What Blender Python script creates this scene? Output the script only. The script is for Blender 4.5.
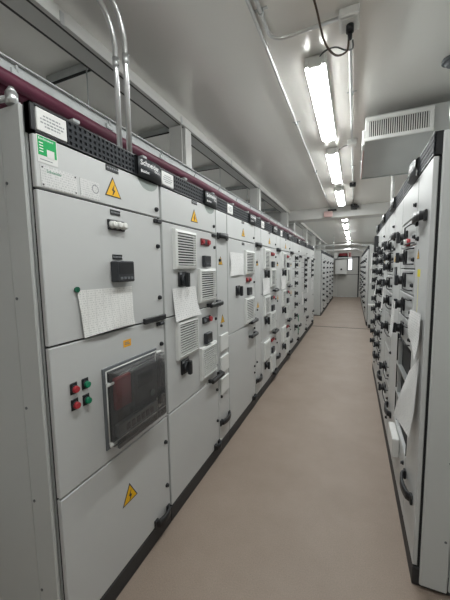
import bpy, math, random
from mathutils import Matrix, Vector
random.seed(7)
PI = math.pi
for o in list(bpy.data.objects):
    bpy.data.objects.remove(o)
SC = bpy.context.scene
COL = SC.collection

# ------------------------------------------------------------------ camera
cam_d = bpy.data.cameras.new('camera')
cam = bpy.data.objects.new('camera', cam_d)
COL.objects.link(cam)
cam_d.sensor_fit = 'HORIZONTAL'
cam_d.sensor_width = 36.0
cam_d.lens = 24.0
cam_d.clip_start = 0.02
yaw, pitch, roll = 0.4047, 0.1014, -0.0154
fw = Vector((-math.sin(yaw)*math.cos(pitch), math.cos(yaw)*math.cos(pitch), -math.sin(pitch)))
rt = Vector((math.cos(yaw), math.sin(yaw), 0))
up = rt.cross(fw)
r2 = rt*math.cos(roll) + up*math.sin(roll)
u2 = -rt*math.sin(roll) + up*math.cos(roll)
mw = Matrix.Identity(4)
for i in range(3):
    mw[i][0] = r2[i]; mw[i][1] = u2[i]; mw[i][2] = -fw[i]
mw[2][3] = 1.65
cam.matrix_world = mw
SC.camera = cam

# ------------------------------------------------------------------ world, exposure
wd = bpy.data.worlds.new('world'); SC.world = wd
wd.use_nodes = True
wd.node_tree.nodes['Background'].inputs[0].default_value = (0.6, 0.62, 0.65, 1)
wd.node_tree.nodes['Background'].inputs[1].default_value = 0.05
SC.view_settings.view_transform = 'Standard'
SC.view_settings.look = 'None'
SC.view_settings.gamma = 1.0
SC.view_settings.use_curve_mapping = False
SC.view_settings.exposure = 0.45
LAMP = 30.0           # strength of the fluorescent diffusers

# ------------------------------------------------------------------ materials
MATS = {}
def mat(name, col, rough=0.5, metal=0.0, spec=0.5, bump=0.0, bscale=200.0, var=0.0, vscale=3.0, emit=0.0):
    m = bpy.data.materials.new(name); m.use_nodes = True
    nt = m.node_tree; b = nt.nodes['Principled BSDF']
    b.inputs['Base Color'].default_value = (*col, 1)
    b.inputs['Roughness'].default_value = rough
    b.inputs['Metallic'].default_value = metal
    b.inputs['Specular IOR Level'].default_value = spec
    if emit:
        b.inputs['Emission Color'].default_value = (*col, 1)
        b.inputs['Emission Strength'].default_value = emit
    tc = None
    if bump or var:
        tc = nt.nodes.new('ShaderNodeTexCoord')
    if var:
        n = nt.nodes.new('ShaderNodeTexNoise'); n.inputs['Scale'].default_value = vscale
        n.inputs['Detail'].default_value = 6
        nt.links.new(tc.outputs['Object'], n.inputs['Vector'])
        mx = nt.nodes.new('ShaderNodeMix'); mx.data_type = 'RGBA'
        mx.inputs[6].default_value = (*[c*(1-var) for c in col], 1)
        mx.inputs[7].default_value = (*[min(1, c*(1+var)) for c in col], 1)
        nt.links.new(n.outputs['Fac'], mx.inputs[0])
        nt.links.new(mx.outputs[2], b.inputs['Base Color'])
    if bump:
        n = nt.nodes.new('ShaderNodeTexNoise'); n.inputs['Scale'].default_value = bscale
        n.inputs['Detail'].default_value = 3
        nt.links.new(tc.outputs['Object'], n.inputs['Vector'])
        bp = nt.nodes.new('ShaderNodeBump'); bp.inputs['Strength'].default_value = bump
        bp.inputs['Distance'].default_value = 0.002
        nt.links.new(n.outputs['Fac'], bp.inputs['Height'])
        nt.links.new(bp.outputs['Normal'], b.inputs['Normal'])
    MATS[name] = m
    return m

mat('cab', (0.55, 0.56, 0.555), 0.40, bump=0.06, bscale=350, var=0.03, vscale=2)
mat('cab_side', (0.55, 0.565, 0.555), 0.4, bump=0.06, bscale=350, var=0.04, vscale=2)
mat('vent', (0.70, 0.71, 0.69), 0.45)
mat('slot', (0.025, 0.025, 0.025), 0.9)
mat('black', (0.014, 0.015, 0.017), 0.42)
mat('dark', (0.03, 0.033, 0.038), 0.4)
mat('band', (0.028, 0.031, 0.036), 0.6, spec=0.25)
mat('hole', (0.004, 0.004, 0.005), 0.9)
mat('plinth', (0.03, 0.029, 0.03), 0.6)
mat('seam', (0.02, 0.02, 0.02), 0.9)
mat('grey_plastic', (0.13, 0.14, 0.15), 0.4)
mat('white_plastic', (0.78, 0.78, 0.75), 0.35)
mat('red', (0.42, 0.03, 0.04), 0.4)
mat('dark_red', (0.20, 0.02, 0.025), 0.5)
mat('green', (0.0, 0.19, 0.09), 0.35)
mat('green_magnet', (0.0, 0.10, 0.05), 0.4)
mat('green_label', (0.0, 0.36, 0.09), 0.45)
mat('yellow', (0.85, 0.47, 0.0), 0.5)
mat('yellow_bright', (0.80, 0.70, 0.02), 0.5)
mat('orange', (0.85, 0.40, 0.02), 0.5)
mat('galv', (0.62, 0.64, 0.64), 0.38, metal=0.85, var=0.12, vscale=25)
mat('conduit', (0.74, 0.75, 0.75), 0.28, metal=0.9)
mat('zinc', (0.50, 0.52, 0.52), 0.55, metal=0.2, var=0.2, vscale=18)
mat('paint_white', (0.70, 0.70, 0.68), 0.4)
mat('beam', (0.68, 0.68, 0.66), 0.42, var=0.03)
mat('beam_dark', (0.06, 0.06, 0.06), 0.7)
mat('wall', (0.76, 0.76, 0.74), 0.42, var=0.04)
mat('far_wall', (0.66, 0.65, 0.62), 0.5)
mat('door_grey', (0.56, 0.55, 0.52), 0.5)
mat('cable_purple', (0.105, 0.014, 0.038), 0.5, var=0.15, vscale=12)
mat('cable_black', (0.02, 0.02, 0.02), 0.5)
mat('cable_brown', (0.07, 0.045, 0.03), 0.5)
mat('skin_paper', (0.60, 0.47, 0.40), 0.7)
mat('pink', (0.62, 0.42, 0.40), 0.5)
mat('lettering', (0.85, 0.85, 0.85), 0.5)
mat('ink', (0.03, 0.03, 0.035), 0.6)
mat('ink_grey', (0.25, 0.26, 0.27), 0.6)
mat('lamp', (0.97, 1.0, 0.99), 0.4, emit=LAMP)
mat('daylight_pane', (0.95, 0.98, 1.0), 0.3, emit=1.2)
mat('duct', (0.50, 0.51, 0.50), 0.35, metal=0.3, var=0.06, vscale=4)
mat('film', (0.30, 0.33, 0.31), 0.25)

def ceiling_mat():
    m = mat('ceiling', (0.86, 0.845, 0.81), 0.3, metal=0.42, spec=0.4)
    nt = m.node_tree; b = nt.nodes['Principled BSDF']
    tc = nt.nodes.new('ShaderNodeTexCoord')
    n = nt.nodes.new('ShaderNodeTexNoise'); n.inputs['Scale'].default_value = 1.3; n.inputs['Detail'].default_value = 4
    nt.links.new(tc.outputs['Object'], n.inputs['Vector'])
    bp = nt.nodes.new('ShaderNodeBump'); bp.inputs['Strength'].default_value = 0.12; bp.inputs['Distance'].default_value = 0.02
    nt.links.new(n.outputs['Fac'], bp.inputs['Height'])
    nt.links.new(bp.outputs['Normal'], b.inputs['Normal'])
ceiling_mat()

def floor_mat():
    m = mat('floor', (0.40, 0.29, 0.215), 0.5, spec=0.4)
    nt = m.node_tree; b = nt.nodes['Principled BSDF']
    tc = nt.nodes.new('ShaderNodeTexCoord')
    n = nt.nodes.new('ShaderNodeTexNoise'); n.inputs['Scale'].default_value = 2.0; n.inputs['Detail'].default_value = 8
    n.inputs['Roughness'].default_value = 0.65
    n2 = nt.nodes.new('ShaderNodeTexNoise'); n2.inputs['Scale'].default_value = 160; n2.inputs['Detail'].default_value = 2
    for x in (n, n2): nt.links.new(tc.outputs['Object'], x.inputs['Vector'])
    r = nt.nodes.new('ShaderNodeValToRGB')
    r.color_ramp.elements[0].position = 0.3; r.color_ramp.elements[0].color = (0.26, 0.203, 0.162, 1)
    r.color_ramp.elements[1].position = 0.7; r.color_ramp.elements[1].color = (0.31, 0.248, 0.202, 1)
    nt.links.new(n.outputs['Fac'], r.inputs[0])
    mx = nt.nodes.new('ShaderNodeMix'); mx.data_type = 'RGBA'; mx.blend_type = 'OVERLAY'
    mx.inputs[0].default_value = 0.25
    nt.links.new(r.outputs[0], mx.inputs[6]); nt.links.new(n2.outputs['Fac'], mx.inputs[7])
    nt.links.new(mx.outputs[2], b.inputs['Base Color'])
    bp = nt.nodes.new('ShaderNodeBump'); bp.inputs['Strength'].default_value = 0.15; bp.inputs['Distance'].default_value = 0.002
    nt.links.new(n2.outputs['Fac'], bp.inputs['Height']); nt.links.new(bp.outputs['Normal'], b.inputs['Normal'])
floor_mat()

def print_mat(name, paper, ink, sx, sz, cover, vert=False, strength=0.45):
    """white sheet with rows of broken print (too small to read), from object coordinates"""
    m = mat(name, paper, 0.6)
    nt = m.node_tree; b = nt.nodes['Principled BSDF']
    tc = nt.nodes.new('ShaderNodeTexCoord')
    sep = nt.nodes.new('ShaderNodeSeparateXYZ'); nt.links.new(tc.outputs['Object'], sep.inputs[0])
    def mth(op, a, bb=None):
        n = nt.nodes.new('ShaderNodeMath'); n.operation = op
        for i, v in enumerate((a, bb)):
            if v is None: continue
            if isinstance(v, (int, float)): n.inputs[i].default_value = v
            else: nt.links.new(v, n.inputs[i])
        return n.outputs[0]
    rowv = mth('MULTIPLY', sep.outputs['Z'], sz)
    row = mth('FLOOR', rowv); fr = mth('FRACT', rowv)
    inrow = mth('LESS_THAN', fr, 0.5)
    cm = nt.nodes.new('ShaderNodeCombineXYZ')
    nt.links.new(mth('MULTIPLY', sep.outputs['X'], sx), cm.inputs[0]); nt.links.new(row, cm.inputs[2])
    n = nt.nodes.new('ShaderNodeTexNoise'); n.inputs['Scale'].default_value = 1.0; n.inputs['Detail'].default_value = 2
    nt.links.new(cm.outputs[0], n.inputs['Vector'])
    word = mth('GREATER_THAN', n.outputs['Fac'], cover)
    fac = mth('MULTIPLY', inrow, word)
    if vert:
        cx = mth('FRACT', mth('MULTIPLY', sep.outputs['X'], 22.0))
        ln = mth('LESS_THAN', cx, 0.06)
        fac = mth('MAXIMUM', fac, ln)
    mx = nt.nodes.new('ShaderNodeMix'); mx.data_type = 'RGBA'
    mx.inputs[6].default_value = (*paper, 1); mx.inputs[7].default_value = (*ink, 1)
    nt.links.new(mth('MULTIPLY', fac, strength), mx.inputs[0])
    nt.links.new(mx.outputs[2], b.inputs['Base Color'])
print_mat('paper_print', (0.80, 0.80, 0.79), (0.30, 0.31, 0.32), 90, 75, 0.52)
print_mat('paper_table', (0.80, 0.80, 0.78), (0.42, 0.43, 0.42), 120, 100, 0.5, True)
print_mat('plate_print', (0.66, 0.66, 0.65), (0.28, 0.29, 0.30), 140, 110, 0.5)

def clear_mat():
    m = bpy.data.materials.new('clear_cover'); m.use_nodes = True
    nt = m.node_tree; nt.nodes.clear()
    out = nt.nodes.new('ShaderNodeOutputMaterial')
    tr = nt.nodes.new('ShaderNodeBsdfTransparent'); tr.inputs[0].default_value = (0.80, 0.80, 0.80, 1)
    gl = nt.nodes.new('ShaderNodeBsdfGlossy'); gl.inputs['Roughness'].default_value = 0.08
    gl.inputs[0].default_value = (0.9, 0.9, 0.9, 1)
    fr = nt.nodes.new('ShaderNodeFresnel'); fr.inputs[0].default_value = 1.6
    mx = nt.nodes.new('ShaderNodeMixShader')
    nt.links.new(fr.outputs[0], mx.inputs[0]); nt.links.new(tr.outputs[0], mx.inputs[1]); nt.links.new(gl.outputs[0], mx.inputs[2])
    df = nt.nodes.new('ShaderNodeBsdfDiffuse'); df.inputs[0].default_value = (0.7, 0.7, 0.7, 1)
    m2 = nt.nodes.new('ShaderNodeMixShader'); m2.inputs[0].default_value = 0.07
    nt.links.new(mx.outputs[0], m2.inputs[1]); nt.links.new(df.outputs[0], m2.inputs[2])
    nt.links.new(m2.outputs[0], out.inputs[0])
    MATS['clear_cover'] = m
clear_mat()

# ------------------------------------------------------------------ mesh helpers
class MB:
    def __init__(s):
        s.v = []; s.f = []; s.fm = []; s.ms = []; s.smooth = []
    def mi(s, m):
        if m not in s.ms: s.ms.append(m)
        return s.ms.index(m)
    def face(s, idx, m, sm=False):
        s.f.append(idx); s.fm.append(s.mi(m)); s.smooth.append(sm)
    def box(s, x0, x1, y0, y1, z0, z1, m):
        b = len(s.v)
        s.v += [(x, y, z) for z in (z0, z1) for y in (y0, y1) for x in (x0, x1)]
        for q in ((0,2,3,1), (4,5,7,6), (0,1,5,4), (2,6,7,3), (0,4,6,2), (1,3,7,5)):
            s.face([b+i for i in q], m)
        return s
    def cbox(s, x0, x1, y0, y1, z0, z1, m, c=0.004):
        """chamfered box"""
        b = len(s.v); lo = (x0, y0, z0); hi = (x1, y1, z1)
        idx = {}
        for sx in (0, 1):
            for sy in (0, 1):
                for sz in (0, 1):
                    sg = (sx, sy, sz)
                    for ax in range(3):
                        p = []
                        for k in range(3):
                            e = hi[k] if sg[k] else lo[k]
                            d = -c if sg[k] else c
                            p.append(e if k == ax else e + d)
                        idx[(sg, ax)] = len(s.v); s.v.append(tuple(p))
        def ordered(ids):
            cen = Vector((sum(s.v[i][0] for i in ids)/len(ids), sum(s.v[i][1] for i in ids)/len(ids), sum(s.v[i][2] for i in ids)/len(ids)))
            mid = Vector(((x0+x1)/2, (y0+y1)/2, (z0+z1)/2))
            a, bb, cc = [Vector(s.v[i]) for i in ids[:3]]
            n = (bb-a).cross(cc-a)
            return ids if n.dot(cen-mid) > 0 else ids[::-1]
        for ax in range(3):
            o = [k for k in range(3) if k != ax]
            for sd in (0, 1):
                ids = []
                for (p, q) in ((0,0), (1,0), (1,1), (0,1)):
                    sg = [0,0,0]; sg[ax] = sd; sg[o[0]] = p; sg[o[1]] = q
                    ids.append(idx[(tuple(sg), ax)])
                s.face(ordered(ids), m)
            for p in (0, 1):
                for q in (0, 1):
                    sg0 = [0,0,0]; sg0[o[0]] = p; sg0[o[1]] = q
                    sg1 = list(sg0); sg1[ax] = 1
                    ids = [idx[(tuple(sg0), o[0])], idx[(tuple(sg1), o[0])], idx[(tuple(sg1), o[1])], idx[(tuple(sg0), o[1])]]
                    s.face(ordered(ids), m)
        for sx in (0, 1):
            for sy in (0, 1):
                for sz in (0, 1):
                    s.face(ordered([idx[((sx, sy, sz), a)] for a in range(3)]), m)
        return s
    def cyl(s, p, q, r, m, seg=12, r2=None, caps=True):
        p = Vector(p); q = Vector(q); d = (q-p).normalized()
        a = d.orthogonal().normalized(); bb = d.cross(a)
        r2 = r if r2 is None else r2
        b = len(s.v)
        for (c, rr) in ((p, r), (q, r2)):
            for i in range(seg):
                t = 2*PI*i/seg
                s.v.append(tuple(c + (a*math.cos(t)+bb*math.sin(t))*rr))
        for i in range(seg):
            j = (i+1) % seg
            s.face([b+i, b+j, b+seg+j, b+seg+i], m, True)
        if caps:
            s.face([b+i for i in range(seg)][::-1], m); s.face([b+seg+i for i in range(seg)], m)
        return s
    def tube(s, pts, r, m, seg=8):
        pts = [Vector(p) for p in pts]
        n = len(pts); b = len(s.v)
        prev = None
        for i in range(n):
            d = (pts[min(i+1, n-1)] - pts[max(i-1, 0)]).normalized()
            if prev is None: a = d.orthogonal().normalized()
            else: a = (prev - d*prev.dot(d)).normalized()
            prev = a; bb = d.cross(a)
            for k in range(seg):
                t = 2*PI*k/seg
                s.v.append(tuple(pts[i] + (a*math.cos(t)+bb*math.sin(t))*r))
        for i in range(n-1):
            for k in range(seg):
                j = (k+1) % seg
                s.face([b+i*seg+k, b+i*seg+j, b+(i+1)*seg+j, b+(i+1)*seg+k], m, True)
        s.face([b+k for k in range(seg)][::-1], m); s.face([b+(n-1)*seg+k for k in range(seg)], m)
        return s
    def prism(s, poly, y0, y1, m):
        """polygon in xz (counter-clockwise seen from -y), extruded in y"""
        b = len(s.v); n = len(poly)
        s.v += [(x, y0, z) for x, z in poly] + [(x, y1, z) for x, z in poly]
        s.face([b+i for i in range(n)], m); s.face([b+n+i for i in range(n)][::-1], m)
        for i in range(n):
            j = (i+1) % n
            s.face([b+i, b+n+i, b+n+j, b+j], m)
        return s
    def sheet(s, rows, m, t=0.0006):
        """grid of points with thickness"""
        R = len(rows); C = len(rows[0]); b = len(s.v)
        for off in (0, t):
            for r in rows:
                for p in r: s.v.append((p[0], p[1]+off, p[2]))
        for i in range(R-1):
            for j in range(C-1):
                q = [b+i*C+j, b+i*C+j+1, b+(i+1)*C+j+1, b+(i+1)*C+j]
                s.face(q[::-1], m, True); s.face([k+R*C for k in q], m, True)
        return s
    def mesh(s, name):
        me = bpy.data.meshes.new(name)
        me.from_pydata(s.v, [], s.f)
        for m in s.ms: me.materials.append(MATS[m])
        me.polygons.foreach_set('material_index', s.fm)
        me.polygons.foreach_set('use_smooth', s.smooth)
        me.update()
        return me

CACHE = {}
def cached(key, fn):
    if key not in CACHE:
        CACHE[key] = fn().mesh(str(key[0]))
    return CACHE[key]
def put(name, me, parent=None, loc=(0,0,0), rot=(0,0,0), label=None):
    if isinstance(me, MB): me = me.mesh(name)
    o = bpy.data.objects.new(name, me); COL.objects.link(o)
    o.location = loc; o.rotation_euler = rot
    if parent: o.parent = parent
    if label: o['label'] = label
    return o
def tag(o, label, cat, group=None):
    o['label'] = label; o['category'] = cat
    if group: o['group'] = group
    return o
def struct(name, me, label=None):
    o = put(name, me); o['kind'] = 'structure'
    if label: o['label'] = label
    return o
def thing(name, label, cat, loc=(0,0,0), rz=0, group=None):
    o = bpy.data.objects.new(name, None); COL.objects.link(o)
    o.location = loc; o.rotation_euler = (0,0,rz); o.empty_display_size = 0.1
    return tag(o, label, cat, group)

TXT = {}
def text_mb(txt, h, m, curve=None, bold=0.0, cx=0, cz=0, align='LEFT', y=0.0):
    """lettering as a thin mesh in the xz plane facing -y"""
    cu = bpy.data.curves.new('lettering', 'FONT'); cu.body = txt; cu.size = 1.0
    cu.align_x = align; cu.extrude = 0.0; cu.offset = bold
    cu.resolution_u = 2
    ob = bpy.data.objects.new('tmp', cu); COL.objects.link(ob)
    me = bpy.data.meshes.new_from_object(ob.evaluated_get(bpy.context.evaluated_depsgraph_get()))
    mb = MB()
    for v in me.vertices:
        x = cx + v.co.x*h; z = cz + v.co.y*h
        mb.v.append((x, (curve(x) if curve else 0.0) + y, z))
    for p in me.polygons: mb.face(list(p.vertices), m)
    bpy.data.objects.remove(ob); bpy.data.curves.remove(cu); bpy.data.meshes.remove(me)
    return mb

# ------------------------------------------------------------------ the room
FLX, FRX = -1.06, 0.32          # planes of the two cabinet fronts
WLX, WRX, YB, YF, ZC = -2.05, 1.30, -2.6, 18.3, 2.97
struct('floor', MB().box(WLX-.1, WRX+.1, YB-.1, YF+.1, -0.1, 0, 'floor'), 'tan vinyl floor with fine speckle running down the aisle')
struct('ceiling', MB().box(WLX-.1, WRX+.1, YB-.1, YF+.1, ZC, ZC+.1, 'ceiling'), 'glossy painted grey metal ceiling')
struct('wall_left', MB().box(WLX-.1, WLX, YB, YF, 0, ZC, 'wall'))
struct('wall_right', MB().box(WRX, WRX+.1, YB, YF, 0, ZC, 'wall'))
struct('wall_far', MB().box(WLX, WRX, YF, YF+.1, 0, ZC, 'far_wall'))
struct('wall_back', MB().box(WLX, WRX, YB-.1, YB, 0, ZC, 'wall'))
struct('trim_1', MB().box(-1.9, 0.9, 8.77, 8.81, 0.0, 0.004, 'plinth'), 'thin dark joint strip across the tan floor')
struct('trim_2', MB().cbox(WLX, WRX, 7.10, 7.50, 2.74, ZC, 'beam', 0.006), 'deep painted beam crossing under the ceiling')
# longitudinal ceiling channel on the left with its posts
def channel(name, y0, y1, label):
    mb = MB()
    mb.box(-1.55, -1.385, y0, y1, 2.93, ZC, 'beam')
    mb.box(-1.410, -1.385, y0, y1, 2.90, 2.93, 'paint_white')
    mb.box(-1.535, -1.425, y0, y1, 2.905, 2.93, 'beam')
    mb.box(-1.425, -1.410, y0, y1, 2.902, 2.93, 'beam_dark')
    mb.box(-1.552, -1.535, y0, y1, 2.906, 2.93, 'beam_dark')
    o = struct(name, mb, label)
    y = y0 + 0.35
    while y < y1:
        put('joint_clip', cached(('clip',), lambda: MB().box(-0.003, 0.003, -.012, .012, -.03, .03, 'galv')), o, (-1.384, y, 2.92))
        y += 1.15
    return o
channel('trim_3', YB, 7.10, 'white ceiling channel running above the left cabinets')
channel('trim_4', 7.50, YF, 'white ceiling channel beyond the cross beam')
n = 5
for y in (2.42, 4.66, 6.86, 7.72, 9.9, 12.1, 14.3, 16.5):
    mb = MB().cbox(-1.50, -1.39, y, y+.105, 2.27, 2.897, 'paint_white', .004)
    mb.box(-1.525, -1.50, y-.05, y-.02, 2.27, 2.897, 'beam')
    mb.box(-1.50, -1.40, y-.05, y-.042, 2.27, 2.897, 'beam')
    mb.box(-1.47, -1.44, y-.042, y, 2.30, 2.89, 'beam_dark')
    struct('trim_%d' % n, mb, 'white steel post between left cabinet tops and ceiling channel'); n += 1

# ------------------------------------------------------------------ small cabinet fittings (shared meshes), all facing -y
def m_door(w, h):
    return cached(('door', round(w,3), round(h,3)), lambda: MB().cbox(0, w, 0, .022, 0, h, 'cab', .003))
def m_latch():
    def f():
        mb = MB().cyl((0,0,0), (0,-.008,0), .013, 'black', 12)
        mb.cyl((0,-.008,0), (0,-.014,0), .009, 'dark', 10)
        mb.box(-.0025,.0025,-.016,-.013,-.009,.009,'black'); return mb
    return cached(('latch',), f)
def m_cover():
    return cached(('hinge',), lambda: MB().cbox(-.035,.035,-.010,.0,-.012,.012,'black',.003).cbox(-.012,.030,-.016,-.009,-.008,.008,'dark',.002))
def m_label(w=.08, h=.026):
    def f():
        mb = MB().cbox(-w/2,w/2,-.004,0,-h/2,h/2,'black',.001)
        for i in range(5):
            x = -w*.36 + i*w*.15
            mb.box(x, x+w*.1, -.0046,-.004,-.003,.004,'ink_grey')
        mb.cyl((-w*.44,-.004,0),(-w*.44,-.0055,0),.0025,'galv',6); mb.cyl((w*.44,-.004,0),(w*.44,-.0055,0),.0025,'galv',6)
        return mb
    return cached(('label', w, h), f)
def m_tri(s=.105):
    def f():
        hh = s*.88
        def tr(k, y0, y1, m, mb):
            cz = hh/3
            pts = [(-s/2*k, cz + (0-cz)*k), (s/2*k, cz + (0-cz)*k), (0, cz + (hh-cz)*k)]
            mb.prism(pts, y0, y1, m)
        mb = MB(); tr(1.0, -.0012, 0, 'ink', mb); tr(.84, -.0018, -.0008, 'yellow', mb)
        k = s
        bolt = [(.03,.16),(.12,.30),(.045,.33),(.10,.52),(-.035,.30),(.03,.27),(-.02,.13)]
        mb.prism([((x-.03)*k*1.35, (z-.325)*k*1.3+.325*k) for x, z in bolt], -.0024, -.0014, 'ink')
        return mb
    return cached(('triangle', s), f)
def m_vent_frame(w, h):
    def f():
        d = .028; e = .022; mb = MB()
        mb.box(0,w,-.004,0,0,h,'vent')
        # sloping rim
        o = [(0,0),(w,0),(w,h),(0,h)]; i = [(e,e),(w-e,e),(w-e,h-e),(e,h-e)]
        i2 = [(e+.006,e+.006),(w-e-.006,e+.006),(w-e-.006,h-e-.006),(e+.006,h-e-.006)]
        b = len(mb.v)
        mb.v += [(x,0,z) for x,z in o] + [(x,-d*.75,z) for x,z in [(.004,.004),(w-.004,.004),(w-.004,h-.004),(.004,h-.004)]] + [(x,-d,z) for x,z in i] + [(x,-.006,z) for x,z in i2]
        for L in range(3):
            for k in range(4):
                j = (k+1) % 4
                mb.face([b+L*4+k, b+L*4+j, b+L*4+4+j, b+L*4+4+k], 'vent')
        mb.box(e, w-e, -.007, -.005, e, h-e, 'slot')
        return mb
    return cached(('ventilation_grille', round(w,3), round(h,3)), f)
def m_vent_slats(w, h, n=12):
    def f():
        e = .027; mb = MB(); p = (h-2*e)/n
        for k in range(n):
            z = e + k*p
            mb.box(e, w-e, -.024, -.011, z+p*.3, z+p*.72, 'vent')
        return mb
    return cached(('louvre_slats', round(w,3), round(h,3), n), f)
def vent(root, x0, z0, w=.285, h=.26, plain=False):
    o = put('ventilation_grille', m_vent_frame(w, h), root, (x0, 0, z0))
    put('louvre_slats', m_vent_slats(w, h), o)
    return o
def m_rotary(s=1.0):
    def f():
        mb = MB().cbox(-.05*s,.05*s,-.014,0,-.05*s,.05*s,'black',.004)
        mb.cyl((0,-.014,0),(0,-.034,0),.036*s,'dark',16,.033*s)
        mb.cbox(-.014*s,.014*s,-.06,-.032,-.052*s,.045*s,'black',.005)
        mb.box(-.045*s,-.02*s,-.0155,-.0138,.03*s,.042*s,'ink_grey')
        return mb
    return cached(('rotary_handle', s), f)
def m_knob():
    def f():
        mb = MB().cbox(-.042,.042,-.012,0,-.045,.045,'black',.004)
        mb.cyl((0,-.012,.0),(0,-.045,.0),.030,'black',14,.027)
        mb.cbox(-.010,.010,-.062,-.04,-.034,.034,'dark',.003)
        return mb
    return cached(('switch_knob',), f)
def m_indicator(two):
    def f():
        mb = MB().cbox(-.07,.07,-.010,0,-.026,.026,'black' if two else 'dark_red',.004)
        mb.cbox(-.03,.022,-.016,-.009,-.02,.02,'dark',.003)
        if two:
            mb.cyl((.045,-.01,0),(.045,-.028,0),.02,'red',12)
            mb.cyl((-.048,-.01,0),(-.048,-.02,0),.015,'grey_plastic',10)
        else:
            mb.cyl((.048,-.01,0),(.048,-.024,0),.017,'red',12); mb.cyl((-.05,-.01,0),(-.05,-.024,0),.015,'red',12)
        return mb
    return cached(('indicator_panel', two), f)
def m_relay():
    def f():
        mb = MB().cbox(-.052,.052,-.03,0,-.042,.042,'dark',.004)
        mb.box(-.04,.04,-.0312,-.03,.0,.032,'black')
        for i in range(3):
            mb.cyl((-.026+.026*i,-.03,-.02),(-.026+.026*i,-.034,-.02),.007,'grey_plastic',8)
        return mb
    return cached(('relay',), f)
def m_lever(w=.23):
    def f():
        mb = MB().cbox(0,w,-.052,-.022,-.020,.018,'black',.008)
        mb.cbox(w-.06,w,-.028,0,-.030,.024,'black',.004)
        mb.cbox(.0,.03,-.026,0,-.016,.014,'black',.004)
        return mb
    return cached(('lever_handle', w), f)
def m_bow(w=.22):
    def f():
        mb = MB(); n = 9; prof = []
        for i in range(n):
            t = i/(n-1); x = t*w; y = -.012 - .030*math.sin(PI*t)**.6 if 0 < t < 1 else 0
            prof.append((x, y))
        for i in range(n-1):
            (xa, ya), (xb, yb) = prof[i], prof[i+1]
            b = len(mb.v)
            mb.v += [(xa,ya,-.022),(xb,yb,-.022),(xb,yb,.022),(xa,ya,.022),(xa,min(0,ya+.016),-.022),(xb,min(0,yb+.016),-.022),(xb,min(0,yb+.016),.022),(xa,min(0,ya+.016),.022)]
            for q in ((0,1,2,3),(4,7,6,5),(0,4,5,1),(3,2,6,7)): mb.face([b+k for k in q], 'black', True)
        mb.cbox(-.004,.03,-.012,0,-.03,.024,'black',.003); mb.cbox(w-.03,w+.004,-.012,0,-.03,.024,'black',.003)
        return mb
    return cached(('bow_handle', w), f)
def m_wire(w=.2, h=.1):
    return cached(('wire_bracket', w, h), lambda: MB().tube([(w,-.002,h/2),(w-.01,-.022,h/2),(.01,-.026,h/2),(0,-.026,h/2-.01),(0,-.026,-h/2+.01),(.01,-.026,-h/2),(w-.01,-.022,-h/2),(w,-.002,-h/2)], .0045, 'black', 6))
def m_cap(w, h):
    return cached(('cover_plate', w, h), lambda: MB().cbox(0,w,-.016,0,0,h,'vent',.006).box(.02,w-.02,-.0175,-.016,h-.03,h-.022,'vent'))

def lattice(w, h=.096):
    def f():
        mb = MB().box(0,w,.004,.03,0,h,'hole')
        p = .0235; n = int(w/p); q = w/n
        for i in range(n+1):
            x = i*q; mb.box(max(0,x-.0062), min(w,x+.0062), -.002, .006, 0, h, 'band')
        for k in range(5):
            z = k*h/4; mb.box(0, w, -.0025, .006, max(0,z-.0055), min(h,z+.0055), 'band')
        return mb
    return cached(('perforated_strip', round(w,3)), f)
def brand_curve(w, d):
    return lambda x: -d*(1-((x-w/2)/(w/2))**2)**.5 if 0 < x < w else 0.0
TAGW = .205
def m_tag():
    def f():
        mb = MB(); n = 14; d = .012; w = TAGW
        cv = lambda x: -.020 - d*max(0, 1-((x-w/2)/(w/2))**2)
        for i in range(n):
            xa, xb = w*i/n, w*(i+1)/n; ya, yb = cv(xa), cv(xb)
            b = len(mb.v)
            mb.v += [(xa,ya,0),(xb,yb,0),(xb,yb,.088),(xa,ya,.088),(xa,.002,-.006),(xb,.002,-.006),(xb,.002,.096),(xa,.002,.096)]
            mb.face([b,b+1,b+2,b+3],'dark',True); mb.face([b+4,b+5,b+1,b],'dark'); mb.face([b+3,b+2,b+6,b+7],'dark')
        mb.box(-.004,.0,-.010,.02,-.004,.094,'black'); mb.box(w,w+.004,-.010,.02,-.004,.094,'black')
        return mb
    return cached(('brand_tag',), f)
def tag_texts():
    if 'tt' not in CACHE:
        w = TAGW; d = .012; cv = lambda x: -.0212 - d*max(0, 1-((x-w/2)/(w/2))**2)
        CACHE['tt'] = [text_mb(t, h, 'lettering', cv, bd, x, z).mesh('lettering') for (t, h, x, z, bd) in
                       (('Schneider', .038, .014, .050, .014), ('Electric', .017, .125, .034, 0), ('BlokSet', .020, .014, .012, .014))]
    return CACHE['tt']

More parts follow.
